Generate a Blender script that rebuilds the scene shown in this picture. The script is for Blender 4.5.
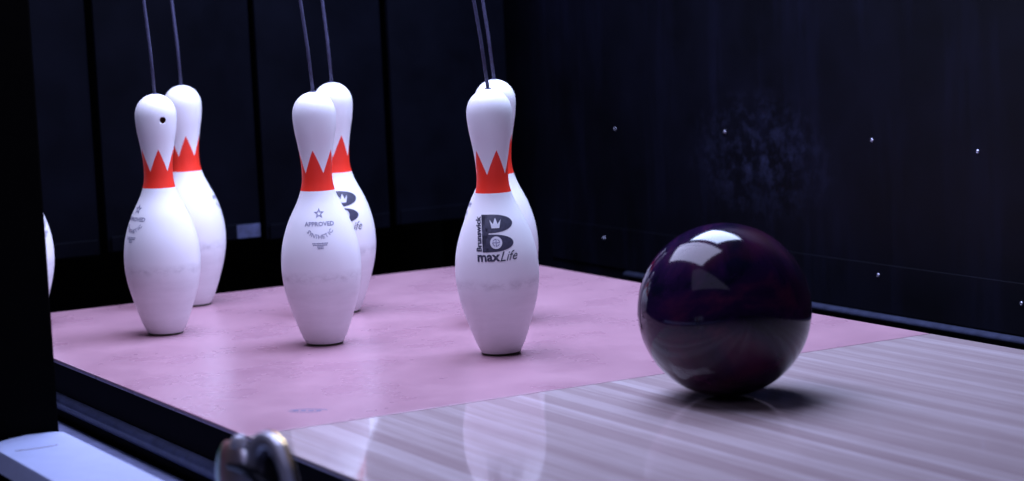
import bpy, bmesh, math, random
from mathutils import Vector, Matrix
random.seed(4)
PI = math.pi
scene = bpy.context.scene
COL = scene.collection
for o in list(bpy.data.objects):
    bpy.data.objects.remove(o)

# ------------------------------------------------------------------ camera
# metres; x runs down the lane towards the bowler, y away from the camera, headpin spot at the origin
CAM = Vector((2.701, -1.4943, .5175))
YAW, PITCH, ROLL, FPX = -1.058, -.1156, -.0445, 2174.0
fwd = Vector((math.sin(YAW)*math.cos(PITCH), math.cos(YAW)*math.cos(PITCH), math.sin(PITCH)))
rt0 = Vector((math.cos(YAW), -math.sin(YAW), 0))
up0 = rt0.cross(fwd)
RT = rt0*math.cos(ROLL) + up0*math.sin(ROLL)
UP = up0*math.cos(ROLL) - rt0*math.sin(ROLL)
cd = bpy.data.cameras.new('camera')
cd.sensor_width = 36
cd.lens = FPX*36/1024
cd.clip_start = .05
cd.dof.use_dof = True
cd.dof.focus_distance = 3.1
cd.dof.aperture_fstop = 4.5
cam = bpy.data.objects.new('camera', cd)
COL.objects.link(cam)
cam.matrix_world = Matrix(((RT.x, UP.x, -fwd.x, CAM.x), (RT.y, UP.y, -fwd.y, CAM.y),
                           (RT.z, UP.z, -fwd.z, CAM.z), (0, 0, 0, 1)))
scene.camera = cam

# ------------------------------------------------------------------ world, lights, exposure
w = bpy.data.worlds.new('dim_hall')
scene.world = w
w.use_nodes = True
w.node_tree.nodes['Background'].inputs[0].default_value = (.30, .27, .75, 1)
w.node_tree.nodes['Background'].inputs[1].default_value = .016
vs = scene.view_settings
vs.view_transform = 'Standard'
vs.look = 'None'
vs.gamma = 1
vs.use_curve_mapping = False
vs.exposure = 0.0

def area(name, x0, x1, y0, y1, z, power, col):
    l = bpy.data.lights.new(name, 'AREA')
    l.shape = 'RECTANGLE'
    l.size, l.size_y = x1-x0, y1-y0
    l.energy = power
    l.color = col
    o = bpy.data.objects.new(name, l)
    COL.objects.link(o)
    o.location = ((x0+x1)/2, (y0+y1)/2, z)
    return o
area('pit_lamp_far', -.75, .20, .14, .72, 1.38, 44, (.52, .63, 1))
area('pit_lamp_near', -1.10, .52, -.66, .02, 1.38, 36, (.60, .62, 1))
fill = area('front_fill', -1.4, 1.4, -.8, .8, 0, 9.5, (.62, .60, 1))  # added fill light, unseen; lifts pin fronts, near gutter and metal discs
fill.location = (1.5, -1.55, 2.4)
fill.rotation_euler = (Vector((0, 0, .1))-fill.location).to_track_quat('-Z', 'Y').to_euler()

# ------------------------------------------------------------------ material helpers
class NT:
    def __init__(s, name):
        s.m = bpy.data.materials.new(name)
        s.m.use_nodes = True
        s.t = s.m.node_tree
        s.b = s.t.nodes['Principled BSDF']
        s._c = None
    def n(s, typ, **kw):
        nd = s.t.nodes.new('ShaderNode'+typ)
        for k, v in kw.items():
            setattr(nd, k, v)
        return nd
    def link(s, a, b):
        s.t.links.new(a, b)
    def put(s, v, sock):
        if isinstance(v, (int, float)):
            sock.default_value = v
        elif isinstance(v, (tuple, list)):
            sock.default_value = v if len(v) != 3 or sock.type == 'VECTOR' else (*v, 1)
        else:
            s.link(v, sock)
    def obj(s):
        if not s._c:
            s._c = s.n('TexCoord').outputs['Object']
        return s._c
    def xyz(s):
        nd = s.n('SeparateXYZ')
        s.link(s.obj(), nd.inputs[0])
        return nd.outputs
    def math(s, op, a, b=0, c=0, clamp=False):
        nd = s.n('Math', operation=op, use_clamp=clamp)
        for i, v in enumerate((a, b, c)):
            s.put(v, nd.inputs[i])
        return nd.outputs[0]
    def mapping(s, scale=(1, 1, 1), loc=(0, 0, 0)):
        nd = s.n('Mapping')
        s.link(s.obj(), nd.inputs[0])
        nd.inputs['Scale'].default_value = scale
        nd.inputs['Location'].default_value = loc
        return nd.outputs[0]
    def noise(s, scale, detail=3, rough=.5, vec=None, dist=0):
        nd = s.n('TexNoise')
        s.link(vec or s.obj(), nd.inputs['Vector'])
        nd.inputs['Scale'].default_value = scale
        nd.inputs['Detail'].default_value = detail
        nd.inputs['Roughness'].default_value = rough
        nd.inputs['Distortion'].default_value = dist
        return nd.outputs['Fac']
    def ramp(s, f, stops):
        nd = s.n('ValToRGB')
        s.put(f, nd.inputs[0])
        e = nd.color_ramp.elements
        while len(e) < len(stops):
            e.new(.5)
        for k, (p, c) in enumerate(stops):
            e[k].position = p
            e[k].color = (*c, 1) if len(c) == 3 else c
        return nd.outputs[0]
    def mix(s, f, a, b):
        nd = s.n('Mix', data_type='RGBA')
        s.put(f, nd.inputs[0])
        s.put(a, nd.inputs[6])
        s.put(b, nd.inputs[7])
        return nd.outputs[2]
    def rng(s, v, a, b, c=0., d=1.):
        nd = s.n('MapRange')
        s.put(v, nd.inputs[0])
        for i, q in enumerate((a, b, c, d)):
            nd.inputs[i+1].default_value = q
        return nd.outputs[0]
    def bump(s, h, strength=.2, dist=.001):
        nd = s.n('Bump')
        s.link(h, nd.inputs['Height'])
        nd.inputs['Strength'].default_value = strength
        nd.inputs['Distance'].default_value = dist
        s.link(nd.outputs[0], s.b.inputs['Normal'])
    def set(s, **kw):
        names = dict(color='Base Color', rough='Roughness', metal='Metallic', coat='Coat Weight',
                     coat_rough='Coat Roughness', spec='Specular IOR Level', sss='Subsurface Weight')
        for k, v in kw.items():
            s.put(v, s.b.inputs[names[k]])
        return s.m

def plain(name, color, rough=.5, metal=0, var=.15, scale=40, **kw):
    t = NT(name)
    f = t.noise(scale, 4, .6)
    lo = tuple(c*(1-var) for c in color)
    hi = tuple(min(1, c*(1+var)) for c in color)
    return t.set(color=t.ramp(f, [(.3, lo), (.7, hi)]), rough=rough, metal=metal, **kw)

# ------------------------------------------------------------------ materials
def mat_pin():
    t = NT('pin_plastic')
    x, y, z = t.xyz()[:3]
    az = t.math('ARCTAN2', y, x)
    ph = t.math('MULTIPLY', t.math('SUBTRACT', az, math.radians(17)), 5/(2*PI))
    fr = t.math('ABSOLUTE', t.math('SUBTRACT', ph, t.math('ROUND', ph)))        # 0 at a peak, .5 in a valley
    top = t.math('MULTIPLY_ADD', fr, -2*(.292-.2575), .292)
    red = t.math('MULTIPLY', t.math('GREATER_THAN', z, .2315), t.math('LESS_THAN', z, top))
    # handling marks: a grey scuffed belt round the belly and faint wear below it
    n1 = t.noise(9, 6, .7, t.mapping((1, 1, 5)))
    n2 = t.noise(60, 4, .7, t.mapping((1, 1, 1.5), (3, 1, 0)))
    belt = t.math('SUBTRACT', 1, t.math('ABSOLUTE', t.math('DIVIDE', t.math('SUBTRACT', z, .104), .012)), clamp=True)
    s1 = t.math('MULTIPLY', belt, t.rng(n2, .38, .70, .04, .42))
    low = t.rng(z, .115, .085, 0, 1)
    s2 = t.math('MULTIPLY', low, t.rng(n1, .3, .75, 0.06, .24))
    s3 = t.rng(n2, .70, .78, 0, .35)
    dirt = t.math('MAXIMUM', t.math('MAXIMUM', s1, s2), t.math('MULTIPLY', s3, low))
    base = t.mix(dirt, (.88, .88, .90), (.30, .28, .31))
    col = t.mix(red, base, (.95, .043, .022))
    return t.set(color=col, rough=.42, spec=.4)

def mat_lane():
    t = NT('lane_boards')
    x, y, z = t.xyz()[:3]
    idx = t.math('FLOOR', t.math('DIVIDE', t.math('ADD', y, .527), .02703))
    wn = t.n('TexWhiteNoise', noise_dimensions='1D')
    t.link(idx, wn.inputs['W'])
    alt = t.math('ABSOLUTE', t.math('MODULO', idx, 2))
    soft = t.rng(t.noise(1, 2, .6, t.mapping((.25, 44, 0))), .28, .72, 0, 1)
    tone = t.math('ADD', t.math('MULTIPLY', alt, .16), t.math('MULTIPLY', wn.outputs[0], .30))
    tone = t.math('ADD', tone, t.math('MULTIPLY', soft, .52))
    grain = t.noise(18, 5, .65, t.mapping((.5, 9, 1)))
    blotch = t.noise(5, 3, .5, t.mapping((1, 3, 1)))
    tone = t.math('ADD', tone, t.math('MULTIPLY', t.math('SUBTRACT', grain, .5), .7))
    tone = t.math('ADD', tone, t.math('MULTIPLY', t.math('SUBTRACT', blotch, .5), .3))
    c = t.ramp(tone, [(.05, (.38, .28, .29)), (.45, (.45, .355, .36)), (.95, (.60, .51, .53))])
    return t.set(color=c, rough=t.rng(grain, .3, .7, .05, .09), spec=.6)

def mat_deck():
    t = NT('deck_laminate')
    n = t.noise(6, 4, .6)
    n2 = t.noise(120, 3, .7)
    n3 = t.noise(28, 5, .75, t.mapping((1, 1.6, 1), (2, 0, 0)))
    c = t.ramp(n, [(.3, (.39, .210, .262)), (.7, (.46, .262, .312))])
    c = t.mix(t.rng(n3, .5, .9, 0, .25), c, (.27, .15, .22))
    c = t.mix(t.rng(n2, .68, .80, 0, .16), c, (.62, .45, .52))
    return t.set(color=c, rough=t.rng(n, .3, .7, .24, .34), spec=.5)

def mat_wall():
    t = NT('painted_kickback')
    n = t.noise(7, 5, .6)
    fine = t.noise(55, 6, .8, t.mapping((1, 1, .7)))
    x, y, z = t.xyz()[:3]
    # worn patch where pins hit the board
    cx = t.math('DIVIDE', t.math('SUBTRACT', x, -.46), .24)
    cz = t.math('DIVIDE', t.math('SUBTRACT', z, .20), .13)
    d = t.math('SQRT', t.math('ADD', t.math('MULTIPLY', cx, cx), t.math('MULTIPLY', cz, cz)))
    patch = t.rng(d, 1.0, .1, 0, 1)
    m = t.math('MULTIPLY', patch, t.rng(t.noise(38, 6, .8), .46, .76, 0, .75))
    streak = t.rng(t.noise(14, 5, .7, t.mapping((1, 1, .12), (5, 0, 0))), .5, .8, 0, .35)
    c = t.ramp(n, [(.3, (.0008, .0009, .0022)), (.7, (.0022, .0024, .0062))])
    c = t.mix(streak, c, (.007, .008, .024))
    c = t.mix(m, c, (.028, .032, .075))
    c = t.mix(t.rng(fine, .74, .80, 0, .5), c, (.03, .03, .05))
    return t.set(color=c, rough=.5, spec=.12)

def mat_ball():
    t = NT('swirled_resin')
    n = t.noise(7, 5, .6, None, 2.2)
    n2 = t.noise(3.2, 3, .5, t.mapping((1, 1, 1.4), (4, 2, 1)), 1.5)
    c = t.ramp(n, [(.34, (.003, .003, .011)), (.50, (.013, .004, .026)), (.66, (.045, .008, .032))])
    c = t.mix(t.rng(n2, .50, .72, 0, .55), c, (.058, .009, .019))
    return t.set(color=c, rough=.09, spec=.30)

M = {
    'pin': mat_pin(), 'lane': mat_lane(), 'deck': mat_deck(), 'wall': mat_wall(), 'ball': mat_ball(),
    'print': plain('black_print', (.05, .05, .085), .45, var=.3, scale=300),
    'print_grey': plain('worn_grey_print', (.25, .25, .36), .5, var=.5, scale=420),
    'print_blue': plain('blue_grey_print', (.16, .17, .30), .5, var=.5, scale=300),
    'white': plain('white_print', (.72, .73, .78), .4, var=.04),
    'base': plain('base_ring_plastic', (.045, .05, .02), .5),
    'cord': plain('braided_cord', (.045, .045, .10), .7, var=.35, scale=260),
    'black': plain('black_board', (.002, .002, .0022), .8, spec=.04),
    'ceil': plain('ceiling_board', (.008, .008, .010), .8),
    'curtain': plain('rubber_strip', (.0018, .0021, .0044), .5, var=.35, scale=9, spec=.03),
    'edge': plain('deck_edge_board', (.0035, .0016, .0024), .7, var=.3, spec=.04),
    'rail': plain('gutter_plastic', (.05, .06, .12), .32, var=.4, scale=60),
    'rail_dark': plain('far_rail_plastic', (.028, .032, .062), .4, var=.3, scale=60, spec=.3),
    'gutter': plain('gutter_floor_plastic', (.17, .20, .36), .45, var=.25, scale=25),
    'cap': plain('capping_board_paint', (.40, .46, .70), .5, var=.05, scale=30),
    'capside': plain('capping_edge', (.36, .42, .60), .55, var=.08, scale=30),
    'hole': plain('drilled_hole_inside', (.16, .07, .035), .7),
    'chrome': plain('polished_chrome', (.80, .80, .92), .22, .15, var=.05),
    'brass': plain('worn_brass_edge', (.60, .42, .16), .22, 1, var=.1),
    'screw': plain('screw_steel', (.40, .40, .50), .45, 1, var=.1),
    'dark': plain('dark_steel', (.03, .035, .05), .35, .6),
}
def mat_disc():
    t = NT('painted_glare_chrome')
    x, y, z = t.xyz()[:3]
    f = t.rng(y, -.044, .044, 0, 1)  # rainbow glare painted into the colour as bands across the disc
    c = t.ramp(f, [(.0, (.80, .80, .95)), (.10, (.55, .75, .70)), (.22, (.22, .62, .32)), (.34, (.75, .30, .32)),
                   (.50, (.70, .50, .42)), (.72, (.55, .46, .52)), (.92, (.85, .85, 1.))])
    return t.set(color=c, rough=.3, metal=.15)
M['disc'] = mat_disc()

# ------------------------------------------------------------------ mesh helpers
def link(name, bm, mat, parent=None, smooth=False):
    me = bpy.data.meshes.new(name)
    bmesh.ops.recalc_face_normals(bm, faces=bm.faces)
    bm.to_mesh(me)
    bm.free()
    for m_ in (mat if isinstance(mat, (list, tuple)) else [mat]):
        me.materials.append(m_)
    if smooth:
        for p in me.polygons:
            p.use_smooth = True
    o = bpy.data.objects.new(name, me)
    COL.objects.link(o)
    if parent:
        o.parent = parent
    return o

def box(bm, x0, x1, y0, y1, z0, z1, bev=0, seg=2):
    r = bmesh.ops.create_cube(bm, size=1)
    for v in r['verts']:
        v.co = Vector(((x0+x1)/2+v.co.x*(x1-x0), (y0+y1)/2+v.co.y*(y1-y0), (z0+z1)/2+v.co.z*(z1-z0)))
    if bev:
        es = list({e for v in r['verts'] for e in v.link_edges})
        bmesh.ops.bevel(bm, geom=es, offset=bev, segments=seg, profile=.6, affect='EDGES')

def bxo(name, dims, mat, parent=None, bev=0):
    bm = bmesh.new()
    box(bm, *dims, bev=bev)
    return link(name, bm, mat, parent)

def prism_x(bm, prof, x0, x1):
    """closed (y,z) profile pushed along x"""
    a = [bm.verts.new((x0, y, z)) for y, z in prof]
    b = [bm.verts.new((x1, y, z)) for y, z in prof]
    n = len(prof)
    for i in range(n):
        bm.faces.new((a[i], a[(i+1) % n], b[(i+1) % n], b[i]))
    bm.faces.new(a)
    bm.faces.new(b[::-1])

def lathe(bm, prof, seg=64, cap0=True, cap1=True):
    """(r,z) profile about z"""
    rings = []
    for r, z in prof:
        if r < 1e-6:
            rings.append([bm.verts.new((0, 0, z))])
        else:
            rings.append([bm.verts.new((r*math.cos(2*PI*k/seg), r*math.sin(2*PI*k/seg), z)) for k in range(seg)])
    for A, B in zip(rings, rings[1:]):
        for k in range(seg):
            j = (k+1) % seg
            if len(A) == 1 and len(B) == 1:
                continue
            if len(A) == 1:
                bm.faces.new((A[0], B[j], B[k]))
            elif len(B) == 1:
                bm.faces.new((A[k], A[j], B[0]))
            else:
                bm.faces.new((A[k], A[j], B[j], B[k]))
    if cap0 and len(rings[0]) > 1:
        bm.faces.new(rings[0][::-1])
    if cap1 and len(rings[-1]) > 1:
        bm.faces.new(rings[-1])

def tube(bm, pts, r, seg=10):
    rings = []
    for i, p in enumerate(pts):
        p = Vector(p)
        a = Vector(pts[max(0, i-1)])
        b = Vector(pts[min(len(pts)-1, i+1)])
        d = (b-a).normalized()
        u = d.orthogonal().normalized() if i == 0 else (u-d*u.dot(d)).normalized()
        v = d.cross(u)
        rings.append([bm.verts.new(p+u*r*math.cos(2*PI*k/seg)+v*r*math.sin(2*PI*k/seg)) for k in range(seg)])
    for A, B in zip(rings, rings[1:]):
        for k in range(seg):
            bm.faces.new((A[k], A[(k+1) % seg], B[(k+1) % seg], B[k]))
    bm.faces.new(rings[0][::-1])
    bm.faces.new(rings[-1])

def structure(o):
    o['kind'] = 'structure'
    return o

def thing(o, label, cat, group=None):
    o['label'] = label
    o['category'] = cat
    if group:
        o['group'] = group
    return o

def empty(name, loc=(0, 0, 0)):
    o = bpy.data.objects.new(name, None)
    o.empty_display_size = .05
    o.location = loc
    COL.objects.link(o)
    return o

# ------------------------------------------------------------------ the setting
XJ, XB, YN, YF = .313, -.905, -.525, .530      # deck/lane joint, deck rear edge, near and far lane edges
ZG = -.090                                      # gutter floor

def slab(name, x0, x1, mat, bev=.004):
    return structure(bxo(name, (x0, x1, YN, YF, -.0065, 0), mat, None, bev))
deck = slab('pin_deck', XB, XJ-.0012, M['deck'], .002)
lane = slab('lane', XJ+.0008, 3.0, M['lane'], .002)
# supporting side boards below the playing surface
structure(bxo('floor_lane_base', (XB, 3.0, YN+.0012, YF-.0012, -.30, -.0068), M['edge']))
structure(bxo('floor', (-1.75, 3.2, -2.4, .95, -.34, -.301), M['black']))
structure(bxo('ceiling', (-1.75, 3.2, -.80, .95, 1.45, 1.50), M['ceil']))

# near gutter: flat floor with a rounded rail against the lane side
bm = bmesh.new()
box(bm, XB, 3.0, -.684, YN-.004, ZG-.012, ZG, bev=.003)
g = link('near_gutter', bm, M['gutter'])
structure(g)
bm = bmesh.new()
prof = []
for k in range(13):
    a = PI/2 + PI*k/12
    prof.append((YN+.003-.001+.0135*math.cos(a), -.0630+.0120*math.sin(a)))
prism_x(bm, prof, XB, 3.0)
link('rounded_rail', bm, M['rail'], g, True)
# far gutter with raised outer rail
bm = bmesh.new()
box(bm, XB, 3.0, YF+.004, .796, ZG-.012, ZG, bev=.003)
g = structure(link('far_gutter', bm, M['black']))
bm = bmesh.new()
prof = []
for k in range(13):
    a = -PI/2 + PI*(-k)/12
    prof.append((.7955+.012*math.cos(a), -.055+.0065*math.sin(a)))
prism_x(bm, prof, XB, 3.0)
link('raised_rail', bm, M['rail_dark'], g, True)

# far kickback wall with its screws and the kick strip below
wall = structure(bxo('wall_right', (-1.7, 3.0, .80, .85, -.30, 1.45), M['wall']))
strip = structure(bxo('trim_1', (-1.2, 3.0, .7965, .7999, -.047, .034), M['wall'], None, .001))
def screw(x, y, z, parent, r=.0036):
    b = bmesh.new()
    lathe(b, [(r, 0), (r, .0006), (r*.7, .0016), (r*.35, .0019), (r*.3, .0012), (0, .0012)], 16)
    bmesh.ops.rotate(b, verts=b.verts, matrix=Matrix.Rotation(PI/2, 3, 'X'))
    bmesh.ops.translate(b, verts=b.verts, vec=(x, y, z))
    s = link('screw', b, M['screw'], parent, True)
    return s
for x, z in ((-.939, .231), (-.563, .239), (-.141, .240), (.117, .232), (.50, .236), (.88, .234)):
    screw(x, .7998, z, wall)
for x, z in ((-.99, .010), (-.129, .015), (.213, .003), (.62, .008)):
    screw(x, .7963, z, strip)

# near kickback panel, seen on its front end; machine rear
near = structure(bxo('wall_left', (-1.7, .115, -.792, -.692, -.30, 1.45), M['black'], None, .003))
structure(bxo('wall_back', (-1.75, -1.70, -.80, .85, -.30, 1.45), M['black']))

# black rubber strips hanging behind the pins
for i, (y0, y1, z0, dx, lab) in enumerate((
        (-.50, -.183, .056, 0, 'black hanging strip beside the dark post, leftmost of the four'),
        (-.170, .137, .060, .012, 'black hanging strip behind the two left pins, second from the left'),
        (.156, .423, .052, 0, 'black hanging strip behind the middle pair of pins'),
        (.436, .700, .056, .010, 'black hanging strip between the middle pins and the front pin, rightmost strip'))):
    b = bmesh.new()
    n = 10
    prof = []
    for k in range(n+1):
        prof.append((y0+(y1-y0)*k/n, -1.2+dx+.006*math.sin(PI*k/n)))
    for (ya, xa), (yb, xb) in zip(prof, prof[1:]):
        vs_ = [b.verts.new(p) for p in ((xa, ya, z0), (xb, yb, z0), (xb, yb, 1.449), (xa, ya, 1.449))]
        b.faces.new(vs_)
    bmesh.ops.remove_doubles(b, verts=b.verts, dist=1e-5)
    geo = bmesh.ops.extrude_face_region(b, geom=b.faces[:])
    bmesh.ops.translate(b, verts=[v for v in geo['geom'] if isinstance(v, bmesh.types.BMVert)], vec=(-.010, 0, 0))
    o = link('curtain_strip', b, M['curtain'])
    thing(o, lab, 'curtain', 'black strips hanging behind the pins')
    b = bmesh.new()
    box(b, -1.197+dx, -1.191+dx, y0+.004, y1-.004, z0, z0+.030, bev=.0025)
    link('bottom_hem', b, M['curtain'], o)
    if i == 1:
        bxo('hem_highlight', (-1.1905+dx, -1.189+dx, .085, .133, .062, .088), M['rail'], o, .0005)  # small highlight on the hem, modelled as a thin pale plate

# ------------------------------------------------------------------ capping board on the near division
b = bmesh.new()
x0, x1, ya, yb = .119, 2.2, -.791, -.690
outline = [(x1, ya), (x0+.055, ya)]
for k in range(1, 8):
    a = PI*1.5 - PI/2*k/8
    outline.append((x0+.055+.055*math.cos(a), ya+.055+.055*math.sin(a)))
outline += [(x0, ya+.055), (x0, yb-.012), (x0+.006, yb-.003), (x0+.012, yb), (x1, yb)]
lo = [b.verts.new((x, y-(.011 if y < ya+.04 else 0), -.019)) for x, y in outline]
hi = [b.verts.new((x, y, 0)) for x, y in outline]
n = len(outline)
b.faces.new(hi)
b.faces.new(lo[::-1])
for i in range(n):
    b.faces.new((lo[i], lo[(i+1) % n], hi[(i+1) % n], hi[i]))
top = [e for e in b.edges if all(v.co.z > -.001 for v in e.verts)]
bmesh.ops.bevel(b, geom=top, offset=.004, segments=3, profile=.5, affect='EDGES')
cap = link('capping_board', b, M['cap'])
thing(cap, 'pale blue-white board with a rounded end at the foot of the dark post', 'board')
cb = bxo('support_rail', (x0+.045, x1, ya+.012, yb-.003, -.3005, -.0185), M['black'], cap)
# hair-thin scratch lines on the board
b = bmesh.new()
tube(b, [(.206+.003*k-.0006*k*k, -.776+.0105*k, .0001) for k in range(6)], .0005, 5)
link('scratch', b, M['hole'], cap)

# ------------------------------------------------------------------ bowling pins
IN = .0254
KN = [(0, 2.03/2), (.16, 2.25/2), (.75, 2.828/2), (2.25, 3.86/2), (3.375, 4.44/2), (4.5, 4.69/2), (5.875, 4.48/2),
      (7.25, 3.66/2), (8.625, 2.34/2), (9.375, 1.88/2), (10, 1.77/2), (10.875, 1.85/2), (11.75, 2.094/2),
      (12.625, 2.406/2), (13.5, 2.547/2), (13.95, 2.47/2), (14.4, 2.10/2), (14.7, 1.62/2), (14.9, 1.0/2), (15, .0)]
HT = 14.86
def prad(z):
    """pin radius at height z (Catmull-Rom through the regulation diameters)"""
    h = z/IN
    if h >= 13.5:      # crown of the head: ellipse
        q = min(1, (h-13.5)/(HT-13.5))
        return 2.547/2*IN*math.sqrt(max(0, 1-q**2.15))
    for i in range(len(KN)-1):
        if KN[i][0] <= h <= KN[i+1][0]:
            break
    def sl(j):
        if j == 0:
            return (KN[1][1]-KN[0][1])/(KN[1][0]-KN[0][0])
        return (KN[j+1][1]-KN[j-1][1])/(KN[j+1][0]-KN[j-1][0])
    d = KN[i+1][0]-KN[i][0]
    t = (h-KN[i][0])/d
    m1 = 0 if KN[i+1][0] == 13.5 else sl(i+1)
    return IN*((2*t**3-3*t**2+1)*KN[i][1]+(t**3-2*t**2+t)*d*sl(i)+(-2*t**3+3*t**2)*KN[i+1][1]+(t**3-t**2)*d*m1)

H = HT*IN
def pin_mesh(hole_az=None):
    b = bmesh.new()
    prof = [(prad(0)-.0015, .0)]
    zs = [.0010, .0025, .005, .009, .014]
    z = .02
    while z < 13.5*IN:
        zs.append(z)
        z += .0065
    zs += [13.5*IN + (HT-13.5)*IN*math.sin(PI/2*k/16) for k in range(17)]
    prof += [(prad(q), q) for q in zs[:-1]] + [(0, H)]
    lathe(b, prof, 72)
    o = link('pin_body', b, [M['pin'], M['hole']], None, True)
    if hole_az is not None:
        c = bmesh.new()
        lathe(c, [(.0049, -.012), (.0049, .02)], 24)
        bmesh.ops.rotate(c, verts=c.verts, matrix=Matrix.Rotation(PI/2, 3, 'Y'))
        zc = .3375
        bmesh.ops.translate(c, verts=c.verts, vec=(prad(zc)+.004, 0, zc))
        bmesh.ops.rotate(c, verts=c.verts, matrix=Matrix.Rotation(hole_az, 3, 'Z'))
        cu = link('cutter', c, M['hole'])
        md = o.modifiers.new('hole', 'BOOLEAN')
        md.operation = 'DIFFERENCE'
        md.solver = 'EXACT'
        md.object = cu
        dg = bpy.context.evaluated_depsgraph_get()
        me = bpy.data.meshes.new_from_object(o.evaluated_get(dg))
        o.modifiers.clear()
        o.data = me
        bpy.data.objects.remove(cu)
        ax = Vector((math.cos(hole_az), math.sin(hole_az), 0))
        me.materials.clear()
        me.materials.append(M['pin'])
        me.materials.append(M['hole'])
        for p in me.polygons:
            q = p.center-Vector((0, 0, zc))
            rad = (q-ax*q.dot(ax)).length
            p.material_index = 1 if (rad < .0052 and q.dot(ax) > 0 and (abs(p.normal.dot(ax)) < .5 or q.dot(ax) < prad(zc)-.006)) else 0
            p.use_smooth = p.material_index == 0
    return o

def wrap(b, az0, off=.0003):
    """lay a flat (u,v)=(x,y) drawing in bmesh b on the pin; u arc length, v height"""
    us = [v.co.x for v in b.verts]
    vs2 = [v.co.y for v in b.verts]
    def cut(lo, hi, ax, step):
        k = math.floor(lo/step)+1
        while k*step < hi:
            co = [0, 0, 0]
            no = [0, 0, 0]
            co[ax] = k*step
            no[ax] = 1
            bmesh.ops.bisect_plane(b, geom=b.verts[:]+b.edges[:]+b.faces[:], plane_co=co, plane_no=no, dist=1e-7)
            k += 1
    cut(min(us), max(us), 0, .0035)
    cut(min(vs2), max(vs2), 1, .0045)
    for v in b.verts:
        u, z = v.co.x, v.co.y
        r = prad(z)+off
        a = az0+u/r
        v.co = Vector((r*math.cos(a), r*math.sin(a), z))

def poly(b, pts):
    b.faces.new([b.verts.new((x, y, 0)) for x, y in pts])

def text_into(b, s, size, cx, cy, rot=0, shear=0, xs=1.0, bold=0):
    c = bpy.data.curves.new('t', 'FONT')
    c.body = s
    c.size = size
    c.shear = shear
    c.align_x = 'CENTER'
    c.align_y = 'CENTER'
    c.offset = bold
    c.resolution_u = 2
    o = bpy.data.objects.new('t', c)
    COL.objects.link(o)
    dg = bpy.context.evaluated_depsgraph_get()
    dg.update()
    me = bpy.data.meshes.new_from_object(o.evaluated_get(dg))
    me.transform(Matrix.Translation((cx, cy, 0)) @ Matrix.Rotation(rot, 4, 'Z') @ Matrix.Diagonal((xs, 1, 1, 1)))
    b.from_mesh(me)
    bpy.data.objects.remove(o)
    bpy.data.curves.remove(c)
    bpy.data.meshes.remove(me)

def decal_faces(b):
    b.normal_update()
    bmesh.ops.triangulate(b, faces=[f for f in b.faces if len(f.verts) > 4])

ZB0, ZB1 = .1520, .2030       # B emblem, bottom and top heights on the pin
def logo(parent):
    """black B emblem with crown and ball, upright name, and the name below"""
    h = ZB1-ZB0
    b = bmesh.new()
    L, Wd = -.0192, .0450
    g_ = .0014
    zm = ZB0+h*.50
    for (za, zb) in ((ZB0, zm-g_), (zm+g_*.4, ZB1)):
        pts = [(L, zb), (L, za)]
        pts += [(L+Wd*.30+Wd*.70*math.sin(PI*k/18), (za+zb)/2-(zb-za)/2*math.cos(PI*k/18)) for k in range(19)]
        poly(b, pts)
    poly(b, [(L, ZB0), (L+.0095, ZB0), (L+.0095, ZB1), (L, ZB1)])
    decal_faces(b)
    wrap(b, 0, .00030)
    a = link('emblem_letter', b, M['print'], parent)
    b = bmesh.new()
    cx, cz, s = L+Wd*.44, ZB0+h*.745, .0078
    poly(b, [(cx-s, cz+s*.75), (cx-s*.70, cz-s*.7), (cx+s*.70, cz-s*.7), (cx+s, cz+s*.75), (cx+s*.42, cz+s*.0),
             (cx, cz+s*1.1), (cx-s*.42, cz+s*.0)])
    decal_faces(b)
    wrap(b, 0, .0006)
    link('emblem_crown', b, M['white'], a)
    b = bmesh.new()
    cx, cz, r = L+Wd*.44, ZB0+h*.25, .0086
    poly(b, [(cx+r*math.cos(2*PI*k/24), cz+r*math.sin(2*PI*k/24)) for k in range(24)])
    decal_faces(b)
    wrap(b, 0, .0006)
    link('emblem_disc', b, M['white'], a)
    b = bmesh.new()
    q = r*.62
    for k in range(16):
        a0, a1 = 2*PI*k/16, 2*PI*(k+1)/16
        if k % 4 != 3:
            poly(b, [(cx+q*math.cos(a0), cz+q*math.sin(a0)), (cx+q*math.cos(a1), cz+q*math.sin(a1)),
                     (cx+q*.8*math.cos(a1), cz+q*.8*math.sin(a1)), (cx+q*.8*math.cos(a0), cz+q*.8*math.sin(a0))])
    poly(b, [(cx-.0006, cz-q), (cx+.0006, cz-q), (cx+.0006, cz+q), (cx-.0006, cz+q)])
    poly(b, [(cx-q, cz-.0006), (cx+q, cz-.0006), (cx+q, cz+.0006), (cx-q, cz+.0006)])
    wrap(b, 0, .00075)
    link('emblem_cross', b, M['print_grey'], a)
    b = bmesh.new()
    text_into(b, 'Brunswick', .0108, -.0240, (ZB0+ZB1)/2-.001, PI/2, 0, 1.04, .0004)
    wrap(b, 0, .0004)
    link('upright_name', b, M['print'], a)
    b = bmesh.new()
    text_into(b, 'max', .0185, -.0120, ZB0-.0068, 0, 0, 1.02, .0006)
    wrap(b, 0, .0004)
    link('name_below', b, M['print'], a)
    b = bmesh.new()
    text_into(b, 'Life', .0190, .0165, ZB0-.0068, math.radians(4), .45, .95, .0)
    wrap(b, 0, .0004)
    link('slanted_name', b, M['print'], a)
    return a

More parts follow.
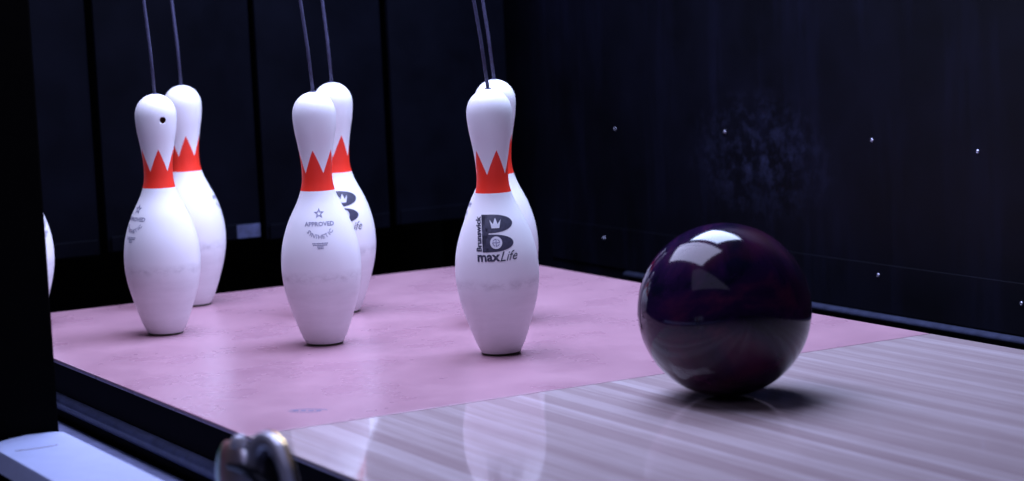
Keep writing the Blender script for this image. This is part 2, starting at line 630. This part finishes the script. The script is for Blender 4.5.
def approved(parent):
    az = PI-math.radians(8)
    b = bmesh.new()
    cz = .1925
    pts = []
    for k in range(10):
        r = .0072 if k % 2 == 0 else .0032
        pts.append((r*math.sin(2*PI*k/10), cz+r*math.cos(2*PI*k/10)))
    hole = [(x*.45, cz+(z-cz)*.45) for x, z in pts]
    for k in range(10):
        j = (k+1) % 10
        poly(b, [pts[k], pts[j], hole[j], hole[k]])
    text_into(b, 'APPROVED', .0076, 0, .1790, 0, 0, 1.05, .0002)
    word = 'SYNTHETIC'
    for i, ch in enumerate(word):
        a = math.radians(-62+124*i/(len(word)-1))
        text_into(b, ch, .0074, .0170*math.sin(a), .1755-.0130*math.cos(a), a*.85, 0, 1, .0001)
    for z, wd in ((.1545, .0105), (.1522, .0095), (.1499, .0040), (.1478, .0038)):
        x = -wd
        while x < wd:
            poly(b, [(x, z-.0007), (min(x+.0016, wd), z-.0007), (min(x+.0016, wd), z+.0007), (x, z+.0007)])
            x += .0021
    for v in b.verts:
        v.co = Vector((v.co.x*1.12, .1830+(v.co.y-.1775)*1.12, 0))
    wrap(b, az, .0003)
    return link('approval_stamp', b, M['print_grey'], parent)

def make_pin(hole=False):
    root = empty('bowling_pin')
    body = pin_mesh(math.radians(249) if hole else None)
    body.name = 'body'
    body.parent = root
    if hole:
        body['label'] = 'white and red body with a small drilled hole in the head'
    b = bmesh.new()
    r0, r1, r2 = prad(0)+.0004, prad(.0025)+.0007, prad(.0055)+.0005
    lathe(b, [(r0-.0008, .00005), (r0, .0004), (r1-.0003, .0014), (r1-.0002, .0026), (r1-.0015, .0028)], 64)
    ring = link('base_ring', b, M['base'], root, True)
    ring['label'] = 'thin dark ring round the foot'
    logo(root)['label'] = 'black B emblem with a small crown'
    approved(root)['label'] = 'grey starred approval stamp'
    b = bmesh.new()
    lathe(b, [(.0045, H-.0012), (.0048, H+.0002), (.0036, H+.0012), (.0022, H+.0013)], 24)
    link('cord_collar', b, M['cord'], root, True)
    return root

def copy_tree(o, parent=None):
    c = o.copy()
    COL.objects.link(c)
    c.parent = parent
    for ch in list(o.children):
        copy_tree(ch, c)
    return c

def floor_pt(px, py):
    d = RT*((px-512)/FPX) - UP*((py-240.5)/FPX) + fwd
    return CAM + d*(-CAM.z/d.z)
# regulation spots, a little off where each pin has swung back; base, lean of the head to the right in metres
PINS = [
    # name, x, y, azimuth of the approval stamp from the camera, lean, cord offset, hole, label
    ('1', .003, -.001, 180, -.0020, .0150, False,
     'white bowling pin in front with a black B emblem, nearest the ball'),
    ('2', -.264, -.156, 8, .0025, .0110, False,
     'white bowling pin with a grey star approval stamp, in front of the middle pair'),
    ('4', -.543, -.3045, -50, .0060, .0070, True,
     'white bowling pin with a small round hole in its head, left pair'),
    ('7', -.7945, -.4605, 64, .0, .0035, False,
     'white bowling pin showing only a sliver of its belly past the dark post'),
    ('3', -.264, .1524, -54, .0030, .0130, False,
     'white bowling pin almost wholly hidden behind the front pin'),
    ('5', -.5408, .0045, 190, .0015, .0080, False,
     'white bowling pin behind the middle stamped pin, half of its B emblem showing'),
    ('8', -.8145, -.1485, 96, -.0010, .0065, False,
     'white bowling pin standing behind the pin with the hole in its head'),
]
src = None
for nm, x, y, az, lean, co, hole, lab in PINS:
    if hole:
        o = make_pin(True)
    elif src is None:
        o = src = make_pin(False)
    else:
        o = copy_tree(src)
    d = Vector((CAM.x-x, CAM.y-y, 0)).normalized()*.015
    x, y = x+d.x, y+d.y
    v = CAM-Vector((x, y, 0))
    a = math.atan2(v.y, v.x)+math.radians(az-180)
    side = Vector((RT.x, RT.y, 0)).normalized()
    tilt = Matrix.Rotation(lean/H, 4, Vector((0, 0, 1)).cross(side))
    o.matrix_world = Matrix.Translation((x, y, .0003+abs(lean/H)*.026)) @ tilt @ Matrix.Rotation(a, 4, 'Z')
    thing(o, lab, 'bowling pin', 'bowling pins on the deck')
    # the cord it hangs from
    topp = Vector((x, y, H+.0002))+side*lean
    pts = []
    N = 16
    for k in range(N+1):
        q = k/N
        z = topp.z+(1.449-topp.z)*q
        dz = z-topp.z
        off = co*(dz/.125)*(1-.28*q)-.0012*math.sin(min(1, dz/.14)*PI)
        pts.append(Vector((topp.x, topp.y, z))-side*off)
    b = bmesh.new()
    tube(b, pts, .0026, 10)
    cord = link('pin_cord', b, M['cord'], None, True)
    thing(cord, {'1': 'dark cord rising from the front pin beside the ball',
                 '2': 'dark cord rising from the pin with the grey stamp, front one of the middle pair',
                 '4': 'dark cord rising from the pin with a hole in its head',
                 '7': 'dark cord above the pin hidden by the dark post',
                 '3': 'dark cord rising from the pin hidden behind the front pin, right of two close cords',
                 '5': 'dark cord rising from the rear pin of the middle pair',
                 '8': 'dark cord rising from the rear pin of the left pair'}[nm], 'cord', 'cords the pins hang from')

# ------------------------------------------------------------------ bowling ball
R_BALL = .1082
ball = empty('bowling_ball', (.4975, .0447, R_BALL+.0002))
b = bmesh.new()
bmesh.ops.create_uvsphere(b, u_segments=96, v_segments=48, radius=R_BALL)
body = link('body', b, [M['ball'], M['dark']], ball, True)
cut = bmesh.new()
for az, el, r in ((78, 30, .013), (94, 30, .013), (86, 5, .015)):
    c = bmesh.new()
    lathe(c, [(r, .07), (r, .13)], 24)
    d = Vector((math.cos(math.radians(az))*math.cos(math.radians(el)), math.sin(math.radians(az))*math.cos(math.radians(el)), math.sin(math.radians(el))))
    bmesh.ops.rotate(c, verts=c.verts, matrix=d.to_track_quat('Z', 'Y').to_matrix())
    me = bpy.data.meshes.new('c')
    c.to_mesh(me)
    cut.from_mesh(me)
cu = link('cutter', cut, M['dark'])
cu.location = ball.location
bpy.context.view_layer.update()
md = body.modifiers.new('holes', 'BOOLEAN')
md.operation = 'DIFFERENCE'
md.solver = 'EXACT'
md.object = cu
me = bpy.data.meshes.new_from_object(body.evaluated_get(bpy.context.evaluated_depsgraph_get()))
body.modifiers.clear()
body.data = me
bpy.data.objects.remove(cu)
me.materials.clear()
me.materials.append(M['ball'])
for p in me.polygons:
    p.use_smooth = p.center.length > R_BALL*.985
thing(ball, 'glossy dark purple bowling ball rolling on the lane toward the pins', 'bowling ball')

# ------------------------------------------------------------------ worn oval stamp on the deck
b = bmesh.new()
def ell(t0, t1, ra, rb, wd, n=14):
    for k in range(n):
        a0, a1 = t0+(t1-t0)*k/n, t0+(t1-t0)*(k+1)/n
        poly(b, [(ra*math.cos(a0), rb*math.sin(a0)), (ra*math.cos(a1), rb*math.sin(a1)),
                 ((ra-wd)*math.cos(a1), (rb-wd)*math.sin(a1)), ((ra-wd)*math.cos(a0), (rb-wd)*math.sin(a0))])
ell(.3, 2.9, .026, .012, .0022)
ell(3.3, 5.4, .026, .012, .0014)
for x in (-.016, -.006, .004, .014):
    poly(b, [(x-.0035, -.003), (x+.0035, -.003), (x+.0035, .003), (x-.0035, .003)])
st = link('deck_stamp', b, M['print_blue'], deck)
st.location = (.220, -.403, .00025)
st.rotation_euler.z = .85
st['kind'] = 'structure'

# ------------------------------------------------------------------ pair of round chrome pieces at the lower edge
CH = empty('chrome_roller_pair', (.86, -.742, 0))
thing(CH, 'pair of shiny round chrome discs standing on the near board edge, one hollow, one domed', 'metal roller')
b = bmesh.new()
box(b, -.075, .085, -.020, .020, .0002, .006, bev=.002)
link('base_plate', b, M['dark'], CH)
view = Vector((CAM.x-.86, CAM.y+.742, 0)).normalized()
def disc_frame(ang):
    d = Matrix.Rotation(ang, 3, 'Z') @ view
    return d.to_track_quat('X', 'Z').to_matrix()
def disc(name, prof, mat, pos, ang, lean, parent, rings=48):
    c = bmesh.new()
    lathe(c, prof, rings, True, False)
    bmesh.ops.rotate(c, verts=c.verts, matrix=Matrix.Rotation(PI/2, 3, 'Y'))   # axis z -> x, open end faces +x
    o = link(name, c, mat, parent, True)
    o.rotation_euler = (Matrix.Rotation(lean, 3, RT) @ disc_frame(ang)).to_euler()
    o.location = pos
    return o
ANG = -math.radians(68)
p1 = Vector((-.055, .0, .060))
d1 = disc('domed_disc', [(.040, -.008), (.0435, -.0065), (.0440, -.001), (.0415, .001), (.034, .0032), (.018, .0056), (.005, .0062), (0, .0062)],
          M['disc'], p1, ANG, 0, CH)
p2 = Vector((.030, .0, .075))
d2 = disc('hollow_cup', [(.046, -.0125), (.0495, -.0110), (.0508, -.004), (.0500, .0005), (.0480, .0022), (.0400, .0022), (.0350, .0005), (.0325, -.0035),
                         (.0315, -.0100), (.030, -.0105), (0, -.0105)], M['chrome'], p2, ANG, 0, CH)
c = disc('brass_band', [(.0494, -.0108), (.0506, -.0100), (.0513, -.0062), (.0506, -.0058)], M['brass'], p2, ANG, 0, CH)
c['label'] = 'gold coloured band round the cup'
c = disc('dark_lining', [(.0313, -.0090), (.015, -.0095), (.0, -.0098)], M['dark'], p2, ANG, 0, CH)
b = bmesh.new()
tube(b, [p1+Vector((0, 0, .02)), p1.lerp(p2, .5)+Vector((0, 0, .016)), p2+Vector((0, 0, .0))], .006, 12)
link('axle', b, M['dark'], CH, True)
b = bmesh.new()
lathe(b, [(.0, 0), (.007, 0), (.008, .004), (.006, .010), (0, .012)], 20)
k = link('knob', b, M['chrome'], CH, True)
k.location = p1+Vector((.012, .004, .040))
for xa, xb, zt in ((-.063, -.047, .030), (.022, .038, .038)):
    link('bracket', (lambda q: (box(q, xa, xb, -.006, .006, .0062, zt, bev=.002), q)[1])(bmesh.new()), M['dark'], CH)

bpy.context.view_layer.update()
